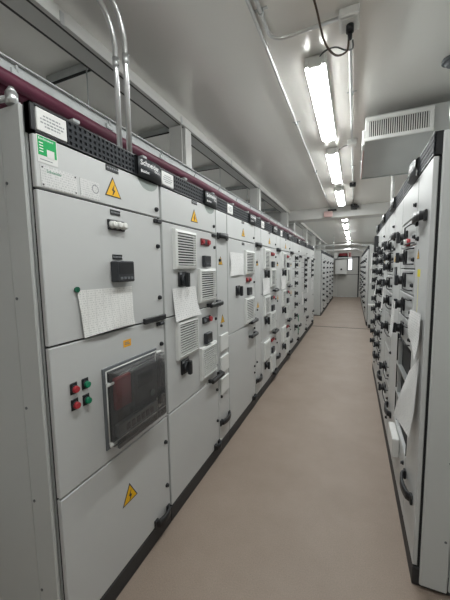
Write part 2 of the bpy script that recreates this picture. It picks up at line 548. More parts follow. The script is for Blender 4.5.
# ------------------------------------------------------------------ cabinet frame
ZT, ZD = 2.25, 2.148           # top of band, top of doors
def cabinet(side, y0, y1, label, depth=.70, group=None, fx=None, ztop=ZT):
    """empty at the base of the front-left corner (seen from the aisle); local x to the right, y into the cabinet"""
    if side == 'L': root = thing('switchgear_cabinet', label, 'electrical cabinet', (FLX if fx is None else fx, y0, 0), PI/2, group)
    else: root = thing('switchgear_cabinet', label, 'electrical cabinet', (FRX if fx is None else fx, y1, 0), -PI/2, group)
    w = y1 - y0
    root['w'] = w
    put('carcass', MB().box(.003, w-.003, .034, depth, .1, ztop-.004, 'cab_side').box(.010,w-.010,.024,.036,.1,ztop-.1,'seam'), root)
    put('plinth', MB().cbox(0, w, .0, depth-.02, 0, .1, 'plinth', .004), root, label='black plinth')
    return root
def door(root, x0, x1, z0, z1, g=.004, latches=(), cover=True, name='door'):
    w, h = x1-x0-2*g, z1-z0-2*g
    d = put(name, m_door(w, h), root, (x0+g, 0, z0+g))
    for (x, z) in latches:
        put('latch', m_latch(), d, (x-x0-g, 0, z-z0-g))
    return d
def on(d, name, me, x, z, y=0, label=None, rot=(0,0,0)):
    """attach a fitting to a door at cabinet coordinates x, z"""
    return put(name, me, d, (x-d.location.x, y-d.location.y, z-d.location.z), rot, label)
def sticker_mb():
    mb = MB().cbox(0,.125,-.0045,.01,.010,.090,'paint_white',.002); rr = random.Random(3)
    for (z, a, b) in ((.064,.026,.096),(.052,.014,.112),(.040,.014,.110),(.029,.030,.094)):
        x = a
        while x < b:
            l = rr.uniform(.006,.014); mb.box(x, min(b, x+l), -.0048, -.0044, z, z+.0055, 'ink_grey'); x += l+.003
    return mb
def band(root, x0, x1, sticker=True, tagx=True):
    w = x1-x0
    b = put('top_band', cached(('top_band', round(w,3)), lambda: MB().box(0,w,.006,.034,0,.1,'black').box(0,w,-.003,.01,0,.006,'black').box(0,w,-.003,.01,.094,.1,'black').box(0,.014,-.003,.03,0,.1,'black')), root, (x0, 0, ZD+.002))
    xs = .014; xe = w-.004
    if sticker:
        put('sticker', cached(('sticker',), lambda: sticker_mb()), b, (.02,0,0), label='white warning sticker with lines of print')
        xs = .15
    if tagx:
        t = put('brand_tag', m_tag(), b, (w-TAGW-.008, 0, .004), label='curved dark tag with white lettering')
        xe = w-TAGW-.014
    if xe-xs > .05:
        put('perforated_strip', lattice(xe-xs), b, (xs, 0, .002))
    if tagx:
        [put('lettering', q, b, (w-TAGW-.008, 0, .004)) for q in tag_texts()]
    return b

PAPER_N = 0
def paper(root, x, z_top, w, h, label, m='paper_print', curl=.03, skew=0.0, dx=0, group=None, y=-.002, lift=0.0):
    """sheet hanging on a door, a thing of its own; world position from the cabinet's"""
    mb = MB(); rows = []
    for i in range(9):
        t = i/8; r = []
        for j in range(9):
            s = j/8
            yy = y - .004 - curl*(t**2)*(0.35+.65*abs(s-.35)) - lift*t - .006*math.sin(7*s+5*t)*t - .003*math.sin(3*s)
            r.append((s*w + dx*t + skew*t*(s-.5), yy, -t*h + .01*math.sin(2.3*s)*t))
        rows.append(r)
    mb.sheet(rows, m)
    o = put('paper_sheet', mb, None)
    o.matrix_world = root_matrix(root) @ Matrix.Translation((x, 0, z_top))
    return tag(o, label, 'paper', group)
def root_matrix(root):
    return Matrix.Translation(root.location) @ Matrix.Rotation(root.rotation_euler.z, 4, 'Z')

def side_panel(root, x, sgn, depth=.7):
    """closing end panel on the local x side (sgn -1 left, +1 right)"""
    a, b = (x-.012, x) if sgn < 0 else (x, x+.012)
    p = put('end_panel', MB().cbox(a, b, .155, depth, .03, ZT-.02, 'cab_side', .003), root)
    put('corner_post', MB().cbox(a-.004*(sgn<0), b+.004*(sgn>0), .031, .150, .02, ZT-.004, 'cab_side', .006), root)
    for z in (1.98, 1.55, 1.11, .71, .3):
        put('screw', cached(('screw',sgn), lambda: MB().cyl((0,0,0),(.003*sgn,0,0),.006,'grey_plastic',8)), root, (a if sgn < 0 else b, .13, z)).location.x += sgn*.004

# ------------------------------------------------------------------ left line-up
def mcc_unit(root, d, zt, u=.62, full=True, first=0):
    """motor starter front: two grilles, indicators, relay, rotary switch, lever"""
    vent(root, .115, zt-.29)
    vent(root, .435, zt-.545)
    on(d, 'indicator_panel', m_indicator(first == 1), .565, zt-.085)
    on(d, 'relay', m_relay(), .565, zt-.23)
    on(d, 'rotary_handle', m_rotary(), .215, zt-.355)
    on(d, 'lever_handle', m_lever(), .575, zt-u+.015)
def cable_door(root, x0, x1, covers=False, top=True):
    """narrow cable compartment door beside a main door"""
    band(root, x0, x1, False, False)
    d = door(root, x0, x1, .105, ZD, latches=((x0+.06, 1.73), (x0+.07, 1.16), (x0+.05,.52), (x0+.05, .30)))
    on(d, 'bow_handle', m_bow(min(.22, x1-x0-.02)), x0+.012, 1.935, y=-.002)
    on(d, 'bow_handle', m_bow(min(.22, x1-x0-.02)), x0+.012, .29, y=-.002)
    on(d, 'warning_triangle', m_tri(.085), x0+.085, 1.69)
    on(d, 'warning_triangle', m_tri(.085), x0+.11, 1.18)
    if covers:
        for z in (.93, .735, .54):
            on(d, 'cover_plate', m_cap(.18, .15), x0+.03, z)
    return d

# --- first cabinet, with the breaker window
c1 = cabinet('L', .76, 1.527, 'light grey switchgear cabinet with clear breaker window and four push buttons', group=None)
W1 = .767
band(c1, 0, W1)
dA = door(c1, .0, W1-.006, 1.955, ZD, latches=((.72, 2.0),))
dB = door(c1, .0, W1-.006, 1.362, 1.955, latches=((.72, 1.79), (.72, 1.49)))
dC = door(c1, .0, W1-.006, .735, 1.362, latches=((.72, 1.21), (.725, .91)))
dD = door(c1, .0, W1-.006, .105, .735, latches=((.725, .58), (.725, .29)))
side_panel(c1, 0, -1)
put('lifting_eye', MB().cyl((-.01,.075,ZT-.005),(-.01,.075,ZT+.035),.02,'galv',14).cyl((-.01,.075,ZT+.035),(-.01,.075,ZT+.055),.02,'galv',14,.008)
    .tube([(-.01,.075,ZT+.02),(-.012,.3,ZT+.045),(-.012,.5,ZT+.045)], .011, 'zinc', 8), c1)
# tinted see-through half-disc that imitates the shadow cast below the tag
fm = bpy.data.materials.new('shade_tint'); fm.use_nodes = True; fm.node_tree.nodes.clear()
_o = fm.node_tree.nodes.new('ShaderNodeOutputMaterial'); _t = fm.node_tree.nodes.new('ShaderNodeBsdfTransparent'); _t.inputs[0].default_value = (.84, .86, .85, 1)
fm.node_tree.links.new(_t.outputs[0], _o.inputs[0]); MATS['shade_tint'] = fm
def m_tag_shade():
    return cached(('shade_tint',), lambda: MB().prism([(.10-.088*math.cos(PI*i/14), -.062*math.sin(PI*i/14)) for i in range(15)], -.0016, -.001, 'shade_tint'))
put('tag_shade', m_tag_shade(), c1, (W1-TAGW-.008, -.001, ZD+.004), label='tinted half-disc imitating the shadow below the tag')
# green label
g = on(dA, 'green_label', MB().box(0,.082,-.0015,0,0,.096,'paint_white').box(.004,.078,-.0022,-.001,.026,.093,'green_label').box(.038,.068,-.0028,-.002,.022,.052,'paint_white'), .015, 2.05, label='green and white label')
k = text_mb('EcoStruxure', .0118, 'lettering', None, .012, .007, .081, y=-.0026)
on(dA, 'lettering', k, .015, 2.05)
k = MB()
for z in (.068, .058, .048, .038):
    k.box(.009, .024, -.0028, -.002, z, z+.003, 'lettering')
k.box(.01,.06,-.002,-.0014,.010,.013,'ink_grey')
on(dA, 'print_lines', k, .015, 2.05)['kind'] = 'stuff'
# rating plates
pl = on(dA, 'rating_plate', MB().cbox(0,.158,-.002,0,0,.078,'plate_print',.0005), .022, 1.964, label='pale printed rating plate')
on(dA, 'rivet', MB().cyl((.008,-.002,.07),(.008,-.004,.07),.003,'ink',6).cyl((.15,-.002,.07),(.15,-.004,.07),.003,'ink',6).cyl((.008,-.002,.008),(.008,-.004,.008),.003,'ink',6).cyl((.15,-.002,.008),(.15,-.004,.008),.003,'ink',6), .022, 1.964)
on(dA, 'lettering', text_mb('Schneider', .016, 'green', None, .01, .024, .055, y=-.0024), .022, 1.964)
sb = MB().cbox(0,.105,-.002,0,0,.075,'plate_print',.0005)
for t in range(24):
    a0, a1 = 2*PI*t/24, 2*PI*(t+1)/24; bb = len(sb.v)
    for a in (a0, a1):
        for r in (.015, .019): sb.v.append((.08+r*math.cos(a), -.0026, .045+r*math.sin(a)))
    sb.face([bb, bb+1, bb+3, bb+2], 'ink_grey')
on(dA, 'rating_plate', sb, .195, 1.966, label='white certificate plate with a ring mark')
on(dA, 'name_label', m_label(), .385, 2.128)
on(dA, 'warning_triangle', m_tri(.105), .385, 2.0, label='yellow lightning warning triangle')
on(dB, 'hinge_cover', m_cover(), .725, 1.935)
on(dB, 'name_label', m_label(.065,.024), .39, 1.928)
st = on(dB, 'lamp_strip', MB().cbox(-.055,.055,-.01,0,-.024,.024,'black',.003), .39, 1.868)
for i in range(3):
    put('indicator_lamp', cached(('wl',), lambda: MB().cyl((0,-.01,0),(0,-.03,0),.018,'white_plastic',16,.0165).cyl((0,-.03,0),(0,-.036,0),.0165,'white_plastic',16,.009)), dB, (.39-.036+.036*i-dB.location.x, 0, 1.868-dB.location.z))
on(dB, 'name_label', m_label(.065,.024), .39, 1.718)
me_ = MB().cbox(-.06,.06,-.045,0,-.05,.05,'dark',.005).box(-.048,.048,-.0462,-.045,-.012,.042,'black')
for i in range(4): me_.cbox(-.045+.024*i,-.027+.024*i,-.048,-.045,-.038,-.026,'grey_plastic',.001)
on(dB, 'power_meter', me_, .40, 1.648)
on(dB, 'seam_cover', MB().cbox(0,.20,-.02,0,-.02,.012,'black',.004), .56, 1.375)
on(dC, 'hinge_cover', m_cover(), .715, 1.335)
on(dC, 'yellow_sticker', MB().cbox(-.028,.028,-.001,0,-.018,.018,'orange',.0003).box(-.018,.012,-.0014,-.001,.002,.006,'ink_grey').box(-.018,.018,-.0014,-.001,-.006,-.002,'ink_grey'), .43, 1.282)
for (x, z, m_) in ((.099,1.165,'red'), (.157,1.165,'green'), (.099,1.096,'red'), (.157,1.093,'green')):
    on(dC, 'push_button', cached(('pb', m_), lambda: MB().cbox(-.019,.017,-.004,0,-.022,.027,'black',.002).cyl((0,-.004,0),(0,-.010,0),.0165,'dark',16).cyl((0,-.010,0),(0,-.022,0),.015,m_,16,.013)), x, z, label={'red':'red push button','green':'green push button'}[m_])
# breaker window
wx0, wx1, wz0, wz1 = .25, .665, .80, 1.20
win = put('breaker_window', MB().cbox(wx0,wx1,-.008,0,wz0,wz0+.03,'grey_plastic',.002).cbox(wx0,wx1,-.008,0,wz1-.03,wz1,'grey_plastic',.002).cbox(wx0,wx0+.025,-.008,0,wz0+.03,wz1-.03,'grey_plastic',.002).cbox(wx1-.025,wx1,-.008,0,wz0+.03,wz1-.03,'grey_plastic',.002), c1, label='framed clear breaker window')
bk = MB().cbox(wx0+.03,wx1-.03,-.012,.0,wz0+.03,wz1-.03,'black',.003)
bk.cbox(wx0+.05,wx0+.16,-.035,-.01,wz0+.18,wz1-.06,'dark_red',.006)
bk.cbox(wx0+.16,wx1-.05,-.045,-.01,wz0+.12,wz1-.055,'dark',.008)
bk.cbox(wx0+.19,wx1-.10,-.052,-.044,wz0+.24,wz1-.08,'black',.004)
bk.cbox(wx0+.05,wx1-.05,-.04,-.01,wz0+.045,wz0+.11,'grey_plastic',.005)
for i in range(6): bk.cbox(wx0+.10+.038*i,wx0+.128+.038*i,-.046,-.039,wz0+.06,wz0+.095,'dark',.003)
bk.cyl((wx0+.30,-.05,wz0+.18),(wx0+.30,-.056,wz0+.18),.02,'grey_plastic',12)
put('circuit_breaker', bk, win, label='dark circuit breaker with a red panel')
cv = MB(); e = .018; D = .085
P = [(wx0+e,wz0+e),(wx1-e,wz0+e),(wx1-e,wz1-e),(wx0+e,wz1-e)]
Q = [(wx0+e+.016,wz0+e+.016),(wx1-e-.016,wz0+e+.016),(wx1-e-.016,wz1-e-.016),(wx0+e+.016,wz1-e-.016)]
cv.v = [(x,-.006,z) for x,z in P] + [(x,-D+.014,z) for x,z in P] + [(x,-D,z) for x,z in Q]
for L in range(2):
    for k_ in range(4):
        j = (k_+1) % 4; cv.face([L*4+k_, L*4+j, L*4+4+j, L*4+4+k_], 'clear_cover')
cv.face([8,9,10,11], 'clear_cover')
put('clear_cover', cv, win, label='clear plastic cover')
fl = MB()
pts = P
for k_ in range(4):
    a, b = P[k_], P[(k_+1) % 4]
    fl.tube([(a[0],-.010,a[1]),(b[0],-.010,b[1])], .0035, 'white_plastic', 6)
put('cover_rim', fl, win)
for (x, z) in ((wx0+.02,wz1-.075),(wx0+.02,wz0+.03),(wx1-.015,wz0+.06),(wx1-.015,wz1-.02)):
    put('clamp_screw', cached(('cs',), lambda: MB().cyl((0,-.008,0),(0,-.03,0),.007,'white_plastic',8).cbox(-.022,.022,-.036,-.028,-.006,.006,'white_plastic',.002)), win, (x,0,z))
on(dD, 'warning_triangle', m_tri(.115), .395, .435, label='yellow lightning warning triangle')
on(dD, 'bow_handle', m_bow(.15), .585, .135, y=-.002)
put('magnet', MB().cyl((0,-.003,0),(0,-.011,0),.012,'green_magnet',16), dB, (.142-dB.location.x, 0, 1.576-dB.location.z), label='round green magnet')
paper(c1, .142, 1.572, .335, .205, 'large printed table sheet under a green magnet above the push buttons', 'paper_table', .02, -.02, .01)

# --- second cabinet with its cable compartment
c2 = cabinet('L', 1.527, 2.54, 'grey cabinet with two starter units above a plain door, beside the breaker window cabinet')
band(c2, 0, .773)
put('tag_shade', m_tag_shade(), c2, (.773-TAGW-.008, -.001, ZD+.004), label='tinted half-disc imitating the shadow below the tag')  # same tinted plate, painting the shadow under this tag
d = door(c2, .006, .773, 1.945, ZD, latches=((.73, 2.0),))
on(d, 'name_label', m_label(.075,.024), .415, 2.128); on(d, 'warning_triangle', m_tri(.105), .41, 1.99)
d1 = door(c2, .006, .773, 1.355, 1.945, latches=((.735, 1.83), (.735, 1.44)))
mcc_unit(c2, d1, 1.945, .59, first=0); on(d1, 'hinge_cover', m_cover(), .725, 1.925)
d2 = door(c2, .006, .773, .735, 1.355, latches=((.735, 1.24), (.735, .84)))
mcc_unit(c2, d2, 1.345, .61, first=1)
d3 = door(c2, .006, .773, .105, .735, latches=((.735, .62), (.735, .34)))
on(d3, 'bow_handle', m_bow(.10), .66, .135, y=-.002)
cable_door(c2, .777, 1.013, True)
paper(c2, .09, 1.533, .30, .215, 'curling printed sheet hanging between two starter units on second cabinet', 'paper_print', .05, .02, .01)

# --- third cabinet
c3 = cabinet('L', 2.54, 3.62, 'grey cabinet with a tall two grille door over a long plain lower door')
band(c3, 0, .835)
d = door(c3, .006, .835, 1.94, ZD, latches=((.78, 2.0),))
on(d, 'name_label', m_label(.07,.024), .43, 2.126); on(d, 'warning_triangle', m_tri(.10), .44, 1.985)
d1 = door(c3, .006, .835, 1.035, 1.94, latches=((.79, 1.82), (.79, 1.50), (.79, 1.12)))
vent(c3, .46, 1.59, .31, .26); vent(c3, .45, 1.06, .31, .28)
on(d1, 'indicator_panel', m_indicator(False), .58, 1.535); on(d1, 'relay', m_relay(), .59, 1.41); on(d1, 'rotary_handle', m_rotary(), .25, 1.44)
on(d1, 'name_label', m_label(.07,.024), .43, 1.91)
on(d1, 'yellow_sticker', MB().cbox(-.02,.02,-.001,0,-.02,.02,'yellow',.0003), .80, 1.72)
on(d1, 'lever_handle', m_lever(), .585, 1.06)
d2 = door(c3, .006, .835, .105, 1.035, latches=((.79, .96), (.79, .50), (.79, .42)))
on(d2, 'lever_handle', m_lever(), .585, .90); on(d2, 'bow_handle', m_bow(.10), .70, .135, y=-.002)
cable_door(c3, .839, 1.08)
paper(c3, .06, 1.81, .36, .225, 'flat printed sheet beside the upper grille of third cabinet', 'paper_print', .008)

# --- fourth and fifth: three starter units each
def starter_cabinet(y0, y1, main, label):
    c = cabinet('L', y0, y1, label)
    band(c, 0, main)
    d = door(c, .006, main, 1.94, ZD, latches=((main-.06, 2.0),))
    on(d, 'name_label', m_label(.07,.024), main*.52, 2.126); on(d, 'warning_triangle', m_tri(.10), main*.52, 1.985)
    zs = (1.94, 1.325, .715, .105)
    for i in range(3):
        dd = door(c, .006, main, zs[i+1], zs[i], latches=((main-.04, zs[i]-.12), (main-.04, zs[i]-.45)))
        mcc_unit(c, dd, zs[i], zs[i]-zs[i+1], first=i % 2)
    cable_door(c, main+.004, y1-y0)
    return c
c4 = starter_cabinet(3.62, 4.68, .80, 'grey cabinet with three stacked starter units, nearer the plain lower door')
paper(c4, .06, 1.528, .33, .215, 'printed sheet hanging over the upper unit of the nearer three unit cabinet', 'paper_print', .02)
c5 = starter_cabinet(4.68, 5.75, .80, 'grey cabinet with three stacked starter units, beside the switch drawers')
paper(c5, .06, 1.528, .33, .215, 'printed sheet hanging on the three unit cabinet next to the switch drawers', 'paper_print', .02)

# --- drawer cabinets
def drawer_cabinet(side, y0, y1, wd, knobs, label, fx=None, zlow=.105, wires=False, tagged=True, kx=None, simple=False, blank_from=None, opening=None):
    c = cabinet(side, y0, y1, label, fx=fx)
    W = y1-y0
    band(c, 0, wd, False, tagged)
    d = door(c, .004, wd, 1.94, ZD, latches=((wd-.05, 2.0),))
    ks = list(knobs); kx = wd*.5 if kx is None else kx
    edges = [1.94]
    for a, b in zip(ks[:-1], ks[1:]): edges.append((a+b)/2)
    edges.append(ks[-1] - (edges[-1]-ks[-1]))
    for i, z in enumerate(ks):
        w_ = put('drawer', m_door(wd-.012, edges[i]-edges[i+1]-.008), c, (.008, 0, edges[i+1]+.004))
        on(w_, 'switch_knob', m_knob(), kx, z)
        if wires:
            hh = min(.11, (edges[i]-edges[i+1])*.65)
            on(w_, 'wire_bracket', m_wire(.20, round(hh,3)), wd-.24, z)
            on(w_, 'latch', m_latch(), wd-.04, z-.02)
        elif not simple:
            on(w_, 'latch', m_latch(), kx+.10, z); on(w_, 'pull', cached(('pull',), lambda: MB().cbox(-.05,.05,-.02,0,-.008,.008,'dark',.003)), kx, z-.062 if edges[i]-edges[i+1] > .15 else z-.05)
    ze = edges[-1]
    if opening:
        pass
    elif ze - zlow > .08:
        dd = door(c, .004, wd, zlow, ze, latches=((wd-.05, ze-.1), (wd-.05, zlow+.15)))
        if side == 'L': on(dd, 'lever_handle', m_lever(.16), wd-.2, zlow+.06)
    if W-wd > .1:
        d = cable_door2(c, wd+.004, W)
    return c, ze
def cable_door2(root, x0, x1):
    band(root, x0, x1, False, False)
    d = door(root, x0, x1, .105, ZD, latches=((x0+.06, 1.80), (x0+.06, .9), (x0+.06, .34)))
    w = min(.24, x1-x0-.04)
    on(d, 'bow_handle', m_bow(w), x0+.02, 1.90, y=-.002)
    on(d, 'bow_handle', m_bow(w), x0+.02, .42, y=-.002)
    on(d, 'warning_triangle', m_tri(.06), x0+.08, 1.69)
    return d
c6, _ = drawer_cabinet('L', 5.75, 6.80, .70, (1.85,1.72,1.56,1.36,1.16,.94,.72,.49), 'grey drawer cabinet with eight black switch knobs and green tags', kx=.26)
for (z, h) in ((.66, .13), (.42, .12)):
    o = put('green_tag', MB().cbox(-.03,.03,-.03,-.022,-h/2,h/2,'green',.002), c6, (.28, -.045, z), label='green hanging tag')
c7, _ = drawer_cabinet('L', 6.80, 8.05, .80, (1.84,1.73,1.61,1.50,1.37,1.23,.90,.68), 'grey drawer cabinet with six close knobs over two spaced ones', kx=.46)
c8, _ = drawer_cabinet('L', 8.05, 9.10, .75, (1.84,1.73,1.60,1.46), 'grey end cabinet with four knobs above a blank door, before the gap', kx=.45)
paper(c8, .46, 1.38, .20, .32, 'narrow white sheet on the blank lower door of the four knob cabinet', 'paper_print', .01)
paper(c7, .84, 1.34, .20, .30, 'narrow white sheet on the cable door beside the four knob cabinet', 'paper_print', .01)
paper(c7, .02, 1.12, .22, .30, 'narrow white sheet below the close row of switch knobs', 'paper_print', .01)

# ------------------------------------------------------------------ right line-up
r1, z1 = drawer_cabinet('R', 1.67, 2.57, .57, (1.84,1.71,1.56,1.40,1.235), 'grey drawer cabinet with wire brackets, an open bay and hanging sheets', wires=True, kx=.24, opening=True)
side_panel(r1, .90, 1, .75)
# open bay below the drawers: liner, shelf plates and a low door
bz = z1
bay = put('open_bay', MB().box(.012,.016,-.001,.03,.50,bz,'black').box(.555,.559,-.001,.03,.50,bz,'black').box(.016,.555,.021,.023,.50,bz,'slot'), r1, label='dark open bay')
put('shelf_plate', MB().cbox(.02,.55,-.006,.02,.93,.945,'galv',.001), bay); put('shelf_plate', MB().cbox(.02,.55,-.006,.02,.72,.735,'galv',.001), bay)
put('slide_rail', MB().cbox(.10,.125,-.004,.02,.52,bz-.02,'galv',.001), bay)
dl = door(r1, .004, .57, .105, .50, latches=((.50, .42),))
on(dl, 'edge_plate', MB().cbox(0,.26,-.045,-.002,0,.13,'paint_white',.004), .06, .34, label='white projecting edge plate')
ind = put('selector_switch', MB().cyl((0,-.0,0),(0,-.02,0),.024,'red',14).cyl((0,-.02,0),(0,-.036,0),.020,'white_plastic',14).cyl((0,-.036,0),(0,-.05,0),.014,'black',10), r1, (.36, 0, 1.80), label='red and white selector switch')
put('yellow_sticker', MB().cbox(-.035,.035,-.001,0,-.02,.02,'yellow_bright',.0003), r1, (.69,0,1.615), label='bright yellow sticker')
put('yellow_tape', MB().box(-.008,.008,-.001,0,-.30,.0,'paint_white').box(-.003,.003,-.0014,-.001,-.30,.0,'yellow_bright'), r1, (.69,0,1.59), label='thin yellow tape strip')
def quad_sheet(root, cs, label):
    """sheet from four corners (x, off, z): top-left, top-right, bottom-right, bottom-left"""
    tl, tr, br, bl = [Vector((c[0], -c[1], c[2])) for c in cs]
    rows = []
    for i in range(10):
        t = i/9; r = []
        for j in range(8):
            q = j/7
            p = (tl*(1-q)+tr*q)*(1-t) + (bl*(1-q)+br*q)*t
            r.append((p.x, p.y - .008*math.sin(3*q+4*t)*t, p.z))
        rows.append(r)
    o = put('paper_sheet', MB().sheet(rows, 'paper_print')); o.matrix_world = root_matrix(root)
    return tag(o, label, 'paper')
quad_sheet(r1, ((.62,.022,1.41),(.86,.012,1.42),(.88,.03,1.19),(.66,.035,1.26)), 'upper of two large sheets hanging on the wire bracket cabinet')
quad_sheet(r1, ((.67,.02,1.07),(.87,.012,1.20),(.87,.035,.78),(.52,.075,.73)), 'lower of two large sheets hanging on the wire bracket cabinet, covering the open bay')
paper(r1, .16, 1.42, .14, .26, 'white strip of paper dangling from a knob of the wire bracket cabinet', 'paper_print', .03, .05, -.02, y=-.055)
rest = [(2.57, 3.50, .50, (1.84,1.74,1.65,1.50,1.33,1.08,.68,.46), 'grey drawer cabinet of eight knobs beside the wire bracket cabinet'),
        (3.50, 4.40, .50, (1.83,1.72,1.59,1.46,1.35,1.18,1.02,.82,.68,.53), 'grey drawer cabinet of ten knobs next after the eight knob cabinet of the right row'),
        (4.40, 5.30, .50, (1.83,1.72,1.59,1.46,1.35,1.18,1.02,.82,.68,.53), 'grey drawer cabinet at the far end of the wire bracket row')]
rc = []
for (a, b, wd_, ks, lab) in rest:
    c, _ = drawer_cabinet('R', a, b, wd_, ks, lab, wires=True, kx=.24)
    rc.append(c)
put('side_tag', MB().cbox(0,.20,-.05,0,0,.23,'black',.006), rc[2], (.2,0,1.87), label='tall black box')
put('display', MB().cbox(0,.12,-.006,0,0,.15,'black',.002).box(.02,.10,-.0065,-.006,.02,.13,'grey_plastic'), rc[0], (.62,0,1.50), label='black display')
paper(rc[0], .30, 1.46, .13, .23, 'white tag of paper dangling from a knob beside the wire bracket cabinet', 'paper_print', .04, .04, .0, y=-.055)
paper(rc[1], .22, 1.49, .12, .20, 'small white paper hanging in the middle drawer cabinet of the right row', 'paper_print', .04, .03, .0, y=-.055)
paper(rc[2], .10, 1.86, .22, .24, 'upper white sheet at the far end of the wire bracket row', 'paper_print', .02, y=-.064)
paper(rc[2], .10, 1.60, .20, .20, 'lower white sheet at the far end of the wire bracket row', 'paper_print', .02, y=-.064)

# ------------------------------------------------------------------ far line-ups beyond the gap
kz = (1.85,1.66,1.47,1.28,1.09,.90,.70,.50)
far_l = ['grey drawer cabinet with end panel just past the gap, opposite the low box', 'second drawer cabinet past the gap, opposite the row with the low box', 'third drawer cabinet past the gap before the white wall box', 'last drawer cabinet of its row, beside the white wall box']
ys = (10.8, 12.4, 14.0, 15.6, 17.2)
for i in range(4):
    c, _ = drawer_cabinet('L', ys[i], ys[i+1], .9, kz, far_l[i], fx=-1.0, simple=True, tagged=False)
    if i == 0: side_panel(c, 0, -1)
far_r = ['grey drawer cabinet whose plain end panel stands behind the low grey box', 'drawer cabinet next past the low grey box end panel', 'drawer cabinet two past the low grey box end panel', 'last drawer cabinet of its row, opposite the white wall box']
ys = (9.3, 11.3, 13.3, 15.3, 17.3)
for i in range(4):
    c, _ = drawer_cabinet('R', ys[i], ys[i+1], 1.0, kz, far_r[i], fx=.36, simple=True, tagged=False)
    if i == 0: side_panel(c, 2.0, 1)
t = thing('floor_box', 'low light grey box standing before the far right end panel', 'box', (.40, 8.95, 0))
put('body', MB().cbox(0,.45,0,.30,.0,.60,'cab_side',.006), t); put('lid', MB().cbox(-.012,.46,-.012,.31,.60,.635,'paint_white',.006), t)
put('foot', MB().box(.0,.06,-.004,.05,0,.10,'plinth'), t)

# ------------------------------------------------------------------ ceiling lights
def light(y0, y1, label):
    t = thing('ceiling_light', label, 'light', (-.255, y0, ZC), group='fluorescent ceiling lights')
    l = y1-y0
    put('housing', cached(('housing', round(l,2)), lambda: MB().cbox(-.064,.064,-.004,l+.004,-.066,0,'white_plastic',.006)), t)
    def diff():
        mb = MB(); n = 12
        secs = [(.0,.86),(.025,1.0),(l-.025,1.0),(l,.86)]
        for (yy, k) in secs:
            for i in range(n+1):
                a = PI*i/n; cx, sz = math.cos(a), math.sin(a)
                mb.v.append((-.062*(.8+.2*k)*math.copysign(abs(cx)**.9, cx), yy, -.066-.022*k*abs(sz)**.9))
        m = n+1
        for s in range(3):
            for i in range(n): mb.face([s*m+i, s*m+i+1, (s+1)*m+i+1, (s+1)*m+i], 'lamp', True)
        mb.face(list(range(m)), 'lamp'); mb.face([3*m+i for i in range(m)][::-1], 'lamp')
        return mb
    put('diffuser', cached(('diffuser', round(l,2)), diff), t, label='glowing white diffuser')
    for yy in (.0-.012, l+.012):
        put('end_cap', cached(('ecap',), lambda: MB().cbox(-.04,.04,-.010,.010,-.078,-.02,'white_plastic',.004)), t, (0, yy, 0))
    return t
lights = [(-2.45, -1.75, 'short glowing fluorescent ceiling light nearest the back wall, behind the first cabinets'), (.12, 1.32, 'glowing fluorescent ceiling light over the breaker window cabinet, before the ceiling socket'), (2.08, 3.24, 'glowing fluorescent ceiling light wired to the ceiling socket, ahead of the air duct'), (3.66, 4.86, 'glowing fluorescent ceiling light beside the air duct'),
          (5.42, 6.62, 'glowing fluorescent ceiling light just before the deep cross beam')] + \
         [(y, y+1.1, 'glowing fluorescent ceiling light beyond the deep cross beam') for y in (7.75, 9.55, 11.5, 13.6, 15.8)]
for a in lights: light(*a)

# ------------------------------------------------------------------ conduits, boxes and cables on the ceiling
zc = ZC-.018
def saddles(o, x, ys):
    for y in ys:
        put('saddle_clip', cached(('saddle',), lambda: MB().cbox(-.035,.035,-.009,.009,-.003,0,'galv',.001).cyl((0,-.009,-.014),(0,.009,-.014),.0155,'galv',12)), o, (x, y, ZC))
o = put('conduit_pipe', MB().tube([(-.51,-2.55,zc),(-.51,7.09,zc)], .0095, 'conduit', 10)); saddles(o, -.51, (.3, 1.42, 2.9, 4.4, 5.9))
tag(o, 'long straight steel conduit on ceiling between the lights and left cabinets', 'conduit')
pts = [(-.10,1.82,zc),(-.36,1.835,zc)]
for i in range(1, 8):
    a = PI/2*i/7; pts.append((-.39-.08*math.sin(a), 1.835-.08*(1-math.cos(a)), zc))
pts += [(-.47,-2.5,zc)]
o = put('conduit_pipe', MB().tube(pts, .0095, 'conduit', 10)); saddles(o, -.47, (1.62, .5)); tag(o, 'bent steel conduit turning off from the ceiling socket', 'conduit')
o = put('conduit_pipe', MB().tube([(-.052,1.90,zc),(-.045,7.05,zc)], .0095, 'conduit', 10)); saddles(o, -.047, (2.6, 4.4, 6.2))
tag(o, 'straight steel conduit on ceiling alongside the air duct', 'conduit')
t = thing('ceiling_socket', 'white square socket box on ceiling with a black plug', 'socket', (-.055, 1.845, ZC))
put('box', MB().cbox(-.05,.05,-.065,.065,-.045,0,'white_plastic',.006), t); put('face_plate', MB().cbox(-.04,.04,-.05,.05,-.052,-.045,'paint_white',.003), t)
put('plug', MB().cyl((.005,.0,-.052),(.005,.0,-.085),.02,'black',12).cyl((.005,.0,-.085),(.005,.03,-.10),.012,'black',10), t, label='black plug')
for (y, lab) in ((3.55, 'small pale junction box on ceiling conduit beside the air duct'), (5.28, 'small dark junction box on ceiling conduit past the air duct')):
    t = thing('junction_box', lab, 'junction box', (-.047, y, ZC)); m_ = 'white_plastic' if y < 4 else 'dark'
    put('body', MB().cbox(-.045,.045,-.045,.045,-.05,0,m_,.005), t); put('cover', MB().cbox(-.04,.04,-.04,.04,-.055,-.05,m_,.002).cyl((.03,.03,-.055),(.03,.03,-.058),.004,'galv',6), t)
t = thing('junction_box', 'black conduit fitting against the deep cross beam', 'junction box', (-.03, 7.04, ZC))
put('body', MB().cbox(-.06,.06,-.05,.05,-.10,0,'black',.006), t); put('gland', MB().cyl((0.05,0,-.05),(.11,0,-.05),.025,'dark',10), t)
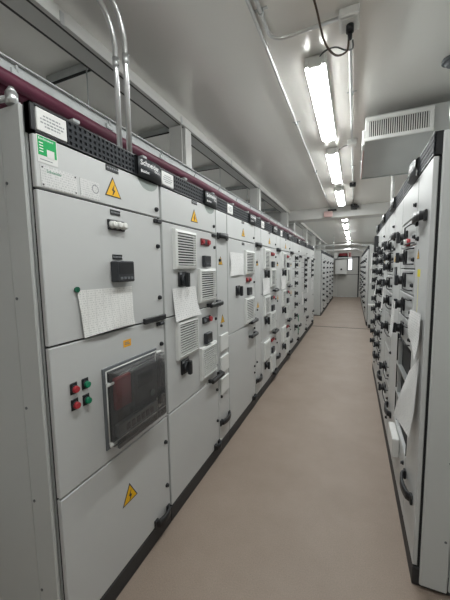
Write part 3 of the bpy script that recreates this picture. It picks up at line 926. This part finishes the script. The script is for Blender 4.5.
def sag(pts, n=10):
    out = []
    P_ = [Vector(p) for p in pts]
    P_ = [P_[0]] + P_ + [P_[-1]]
    for i in range(1, len(P_)-2):
        for k_ in range(n):
            tt = k_/n; a, b, c, d_ = P_[i-1], P_[i], P_[i+1], P_[i+2]
            out.append(.5*((2*b)+(c-a)*tt+(2*a-5*b+4*c-d_)*tt*tt+(-a+3*b-3*c+d_)*tt**3))
    out.append(P_[-1]); return out
o = put('cable', MB().tube(sag([(-.056,1.868,2.87),(-.065,1.90,2.83),(-.12,1.86,2.80),(-.17,1.76,2.82),(-.20,1.62,2.90),(-.24,1.45,2.955)]), .0055, 'cable_brown', 6)); tag(o, 'brown cable looping down from the ceiling socket', 'cable')
o = put('cable', MB().tube(sag([(-.036,1.885,2.868),(-.038,1.94,2.86),(-.075,1.985,2.89),(-.13,2.0,2.93),(-.19,2.03,2.945),(-.24,2.075,2.94)]), .0045, 'cable_black', 6)); tag(o, 'thin black cable from ceiling socket to the fluorescent light', 'cable')
o = put('cable', MB().tube(sag([(-.20,3.68,2.935),(-.13,3.64,2.955),(-.085,3.58,2.94)]), .004, 'cable_black', 6)); tag(o, 'short black cable from pale junction box to a light', 'cable')
# emergency sign on the beam
t = thing('exit_sign', 'small pinkish sign box hanging before the deep cross beam', 'sign', (-.53, 7.02, 2.93))
put('panel', MB().cbox(-.10,.08,-.012,.012,-.18,-.06,'pink',.004), t); put('bracket', MB().cbox(-.02,.16,-.02,.03,-.06,-.02,'black',.004).cyl((0,0,-.03),(0,0,.04),.008,'galv',8), t)
# two conduits rising from the first cabinet and bending onto the ceiling
for (x, lab) in ((-1.142, 'upright steel conduit nearer the wall, rising from first cabinet and bending along ceiling'), (-1.080, 'upright steel conduit nearer the aisle, rising from first cabinet and bending along ceiling')):
    y = 1.30; R_ = .17; zt = ZC-.02
    pts = [(x,y,ZT+.002),(x,y,zt-R_)]
    for i in range(1, 9):
        a = PI/2*i/8; pts.append((x, y-R_*(1-math.cos(a)), zt-R_+R_*math.sin(a)))
    pts.append((x, -2.5, zt))
    o = put('conduit_pipe', MB().tube(pts, .0135, 'conduit', 12)); tag(o, lab, 'conduit')
    put('coupling', MB().cyl((x,y,zt-R_-.10),(x,y,zt-R_-.05),.0165,'galv',12).cyl((x+.014,y,zt-R_-.06),(x+.022,y,zt-R_-.06),.004,'galv',6).cyl((x+.014,y,zt-R_-.09),(x+.022,y,zt-R_-.09),.004,'galv',6), o)

# ------------------------------------------------------------------ cable ladder over the left cabinets, hung from short struts
lad = thing('cable_ladder', 'galvanised cable ladder hung above the left cabinets', 'cable ladder', (0,0,0))
for x in (-1.36, -1.86):
    put('rail', MB().cbox(x-.012,x+.012,-1.5,9.0,2.478,2.535,'zinc',.003).box(x-.012,x+.03,-1.5,9.0,2.530,2.536,'zinc'), lad)
y = .1
while y < 9:
    put('rung', cached(('rung',), lambda: MB().cbox(-1.86,-1.28,-.02,.02,2.385,2.401,'zinc',.003).box(-1.353,-1.347,-.012,.012,2.40,2.48,'zinc').box(-1.852,-1.846,-.012,.012,2.40,2.48,'zinc')), lad, (0,y,0))
    put('side_clip', cached(('sclip',), lambda: MB().cbox(-1.35,-1.340,-.025,.025,2.48,2.51,'zinc',.002).cyl((-1.345,0,2.50),(-1.345,0,2.54),.007,'zinc',8)), lad, (0,y+.29,0))
    y += .53
cab_lab = ['maroon power cable on the ladder edge nearest the aisle', 'maroon power cable second from the aisle on the ladder', 'maroon power cable third from the aisle on the ladder', 'maroon power cable deepest in on the ladder']
for i, x in enumerate((-1.315, -1.385, -1.457, -1.53)):
    pts = []
    for k_ in range(44):
        yy = -1.4 + k_*.24; pts.append((x + .003*math.sin(yy*2.1+i*1.7), yy, 2.432 + .006*math.sin(yy*3.1+i) + .001*i))
    tag(put('power_cable', MB().tube(pts, .029, 'cable_purple', 10)), cab_lab[i], 'cable', 'maroon cables on the ladder')
# black tie on cables
for i, y in enumerate((.6, 1.55, 2.5, 3.6, 4.65, 5.65, 6.65)):
    t = thing('ceiling_strut', 'short galvanised strut under the ceiling carrying a ladder hanger rod', 'strut', (-1.75, y, 2.93), group='ceiling struts over the cable ladder')
    put('channel', cached(('strutm',), lambda: MB().cbox(-.2,.2,-.02,.02,-.005,.04,'zinc',.003).box(-.19,.19,-.010,.010,-.008,-.004,'slot').box(.199,.203,-.016,.016,-.002,.036,'beam_dark')), t)
    put('hanger_rod', cached(('rod',), lambda: MB().cyl((.18,-.03,-.44),(.18,-.03,.03),.004,'galv',6).cyl((.18,-.03,-.02),(.18,-.03,-.005),.010,'galv',6).cyl((.18,-.03,-.46),(.18,-.03,-.43),.010,'galv',6)), t)

# ------------------------------------------------------------------ air duct with grille on the right
t = thing('air_duct', 'sheet metal air duct under the ceiling with a white front grille', 'air duct', (.06, 2.90, 2.70))
put('duct_body', MB().box(0,.62,.012,1.14,0,.20,'duct').box(.62,1.2,.1,1.14,.0,.20,'duct'), t, label='painted metal duct body')
fr = put('grille_frame', MB().cbox(.0,.485,-.008,.012,.0,.03,'paint_white',.003).cbox(.0,.485,-.008,.012,.155,.185,'paint_white',.003).cbox(.0,.03,-.008,.012,.03,.155,'paint_white',.003).cbox(.455,.485,-.008,.012,.03,.155,'paint_white',.003).box(.03,.455,.006,.012,.03,.155,'slot'), t, label='white grille frame')
nb = 27
for i in range(nb):
    x = .03 + .425*(i+.5)/nb
    put('grille_blade', cached(('blade',), lambda: MB().box(-.0032,.0032,-.006,.008,.03,.155,'paint_white')), fr, (x,0,0))
put('grille_damper', MB().box(.03,.455,.0065,.0075,.085,.092,'dark').box(.03,.455,.0065,.0075,.12,.125,'dark'), fr)
put('flange', MB().cbox(-.022,.0,-.01,.12,-.03,.09,'paint_white',.003).box(-.012,.0,.12,1.14,-.008,.0,'pink').box(-.012,.62,1.13,1.15,-.01,.21,'galv'), t)
# white riser pipe and small fittings above the right cabinets
o = put('riser_pipe', MB().tube([(.42,4.35,ZT-.01),(.42,4.35,ZC-.01)], .022, 'white_plastic', 10)); tag(o, 'white riser pipe between the right cabinet tops and ceiling', 'pipe')
put('collar', MB().cyl((.42,4.35,ZC-.14),(.42,4.35,ZC-.11),.032,'galv',10), o)
o = put('flexible_conduit', MB().tube(sag([(.40,1.66,ZT),(.38,1.65,2.33),(.42,1.64,2.40),(.55,1.64,2.42),(.75,1.64,2.42)]), .016, 'white_plastic', 10)); tag(o, 'white bent conduit over the wire bracket cabinet', 'conduit')
put('clamp', MB().cyl((.39,1.655,2.28),(.385,1.65,2.31),.022,'galv',10), o)
t = thing('smoke_detector', 'grey detector fixed on the ceiling above the right cabinets', 'detector', (.545, 2.48, ZC))
put('base', MB().cyl((0,0,0),(0,0,-.02),.055,'grey_plastic',18), t); put('sensor', MB().cyl((0,0,-.02),(0,0,-.045),.045,'grey_plastic',18,.025), t)

# ------------------------------------------------------------------ far end
d1 = struct('door_1', MB().cbox(-.84,.22,YF-.05,YF,0.0,2.20,'door_grey',.004), 'plain grey door at the far end of the aisle')
put('door_frame', MB().box(-.90,-.84,YF-.06,YF,0,2.25,'far_wall').box(.22,.28,YF-.06,YF,0,2.25,'plinth').box(-.90,.28,YF-.06,YF,2.20,2.26,'plinth'), d1)
put('threshold', MB().cbox(-.84,.22,YF-.10,YF-.03,0,.03,'galv',.003), d1)
put('panel_joint', MB().box(-.84,.22,YF-.053,YF-.049,1.25,1.27,'seam'), d1)
w1 = put('door_window', MB().cbox(-.32,-.06,YF-.058,YF-.05,1.48,2.16,'grey_plastic',.003), d1); put('pane', MB().box(-.28,-.09,YF-.062,YF-.057,1.52,2.13,'daylight_pane'), w1, label='bright pane')
t = thing('wall_box', 'white wall box with a round black handle before the far door', 'electrical box', (-.96, 17.9, 1.28))
put('body', MB().cbox(0,.60,0,.3,0,.82,'white_plastic',.01), t); put('box_door', MB().cbox(.02,.58,-.015,0,.02,.80,'paint_white',.006), t)
put('round_handle', MB().cyl((.33,-.015,.28),(.33,-.05,.28),.05,'black',14), t)
t = thing('wall_shelf', 'grey bracket shelf high on the wall beside the far door', 'shelf', (-1.05, 17.75, 2.16))
put('board', MB().cbox(0,.95,0,.4,0,.05,'galv',.004), t); put('bracket', MB().box(.05,.08,0,.4,-.10,0,'galv'), t)
t = thing('cable_coil', 'dark red coiled hose lying on the far bracket shelf', 'hose', (-.55, 17.9, 2.21))
for r_, z_ in ((.20,.05),(.19,.12),(.17,.19)):
    put('coil_turn', MB().tube([(r_*math.cos(2*PI*i/20)*1.1, r_*.6*math.sin(2*PI*i/20), z_+.0) for i in range(21)], .045, 'dark_red' if z_ > .1 else 'black', 8), t)
tag(put('shelf_carton', MB().cbox(-1.02,-.84,17.85,18.05,2.21,2.45,'white_plastic',.006).box(-1.0,-.86,17.848,17.85,2.30,2.36,'paint_white')), 'small white carton beside the dark red hose', 'carton')
tag(put('shelf_carton', MB().cbox(-.28,-.14,17.85,18.05,2.21,2.50,'pink',.006).box(-.25,-.17,17.848,17.85,2.24,2.44,'dark_red')), 'small reddish carton beside the dark red hose', 'carton')
# twin pipes crossing under the ceiling
yy = 13.2
for (za, lab) in ((2.58, 'upper of twin steel pipes crossing the far aisle'), (2.37, 'lower of twin steel pipes crossing the far aisle')):
    o = put('cross_pipe', MB().tube(sag([(-1.9,yy,za),(-.5,yy,za),(.05,yy,za+.01),(.18,yy,za-.04),(.30,yy,za-.06),(.9,yy,za-.06)], 6), .045, 'conduit', 12)); tag(o, lab, 'pipe')
    for x in (-.80, .33):
        put('pipe_clamp', MB().cyl((x,yy,za+(-.06 if x > 0 else 0)),(x+.04,yy,za+(-.06 if x > 0 else 0)),.056,'galv',12), o)
t = thing('pipe_hanger', 'steel hanger rod carrying the twin pipes near the left cabinets', 'hanger', (-.78, yy, ZC))
put('rod', MB().cyl((0,.06,-.70),(0,.06,0),.012,'galv',8), t); put('bar', MB().cbox(-.03,.03,-.02,.08,-.675,-.65,'galv',.003).cbox(-.03,.03,-.02,.08,-.465,-.44,'galv',.003), t)
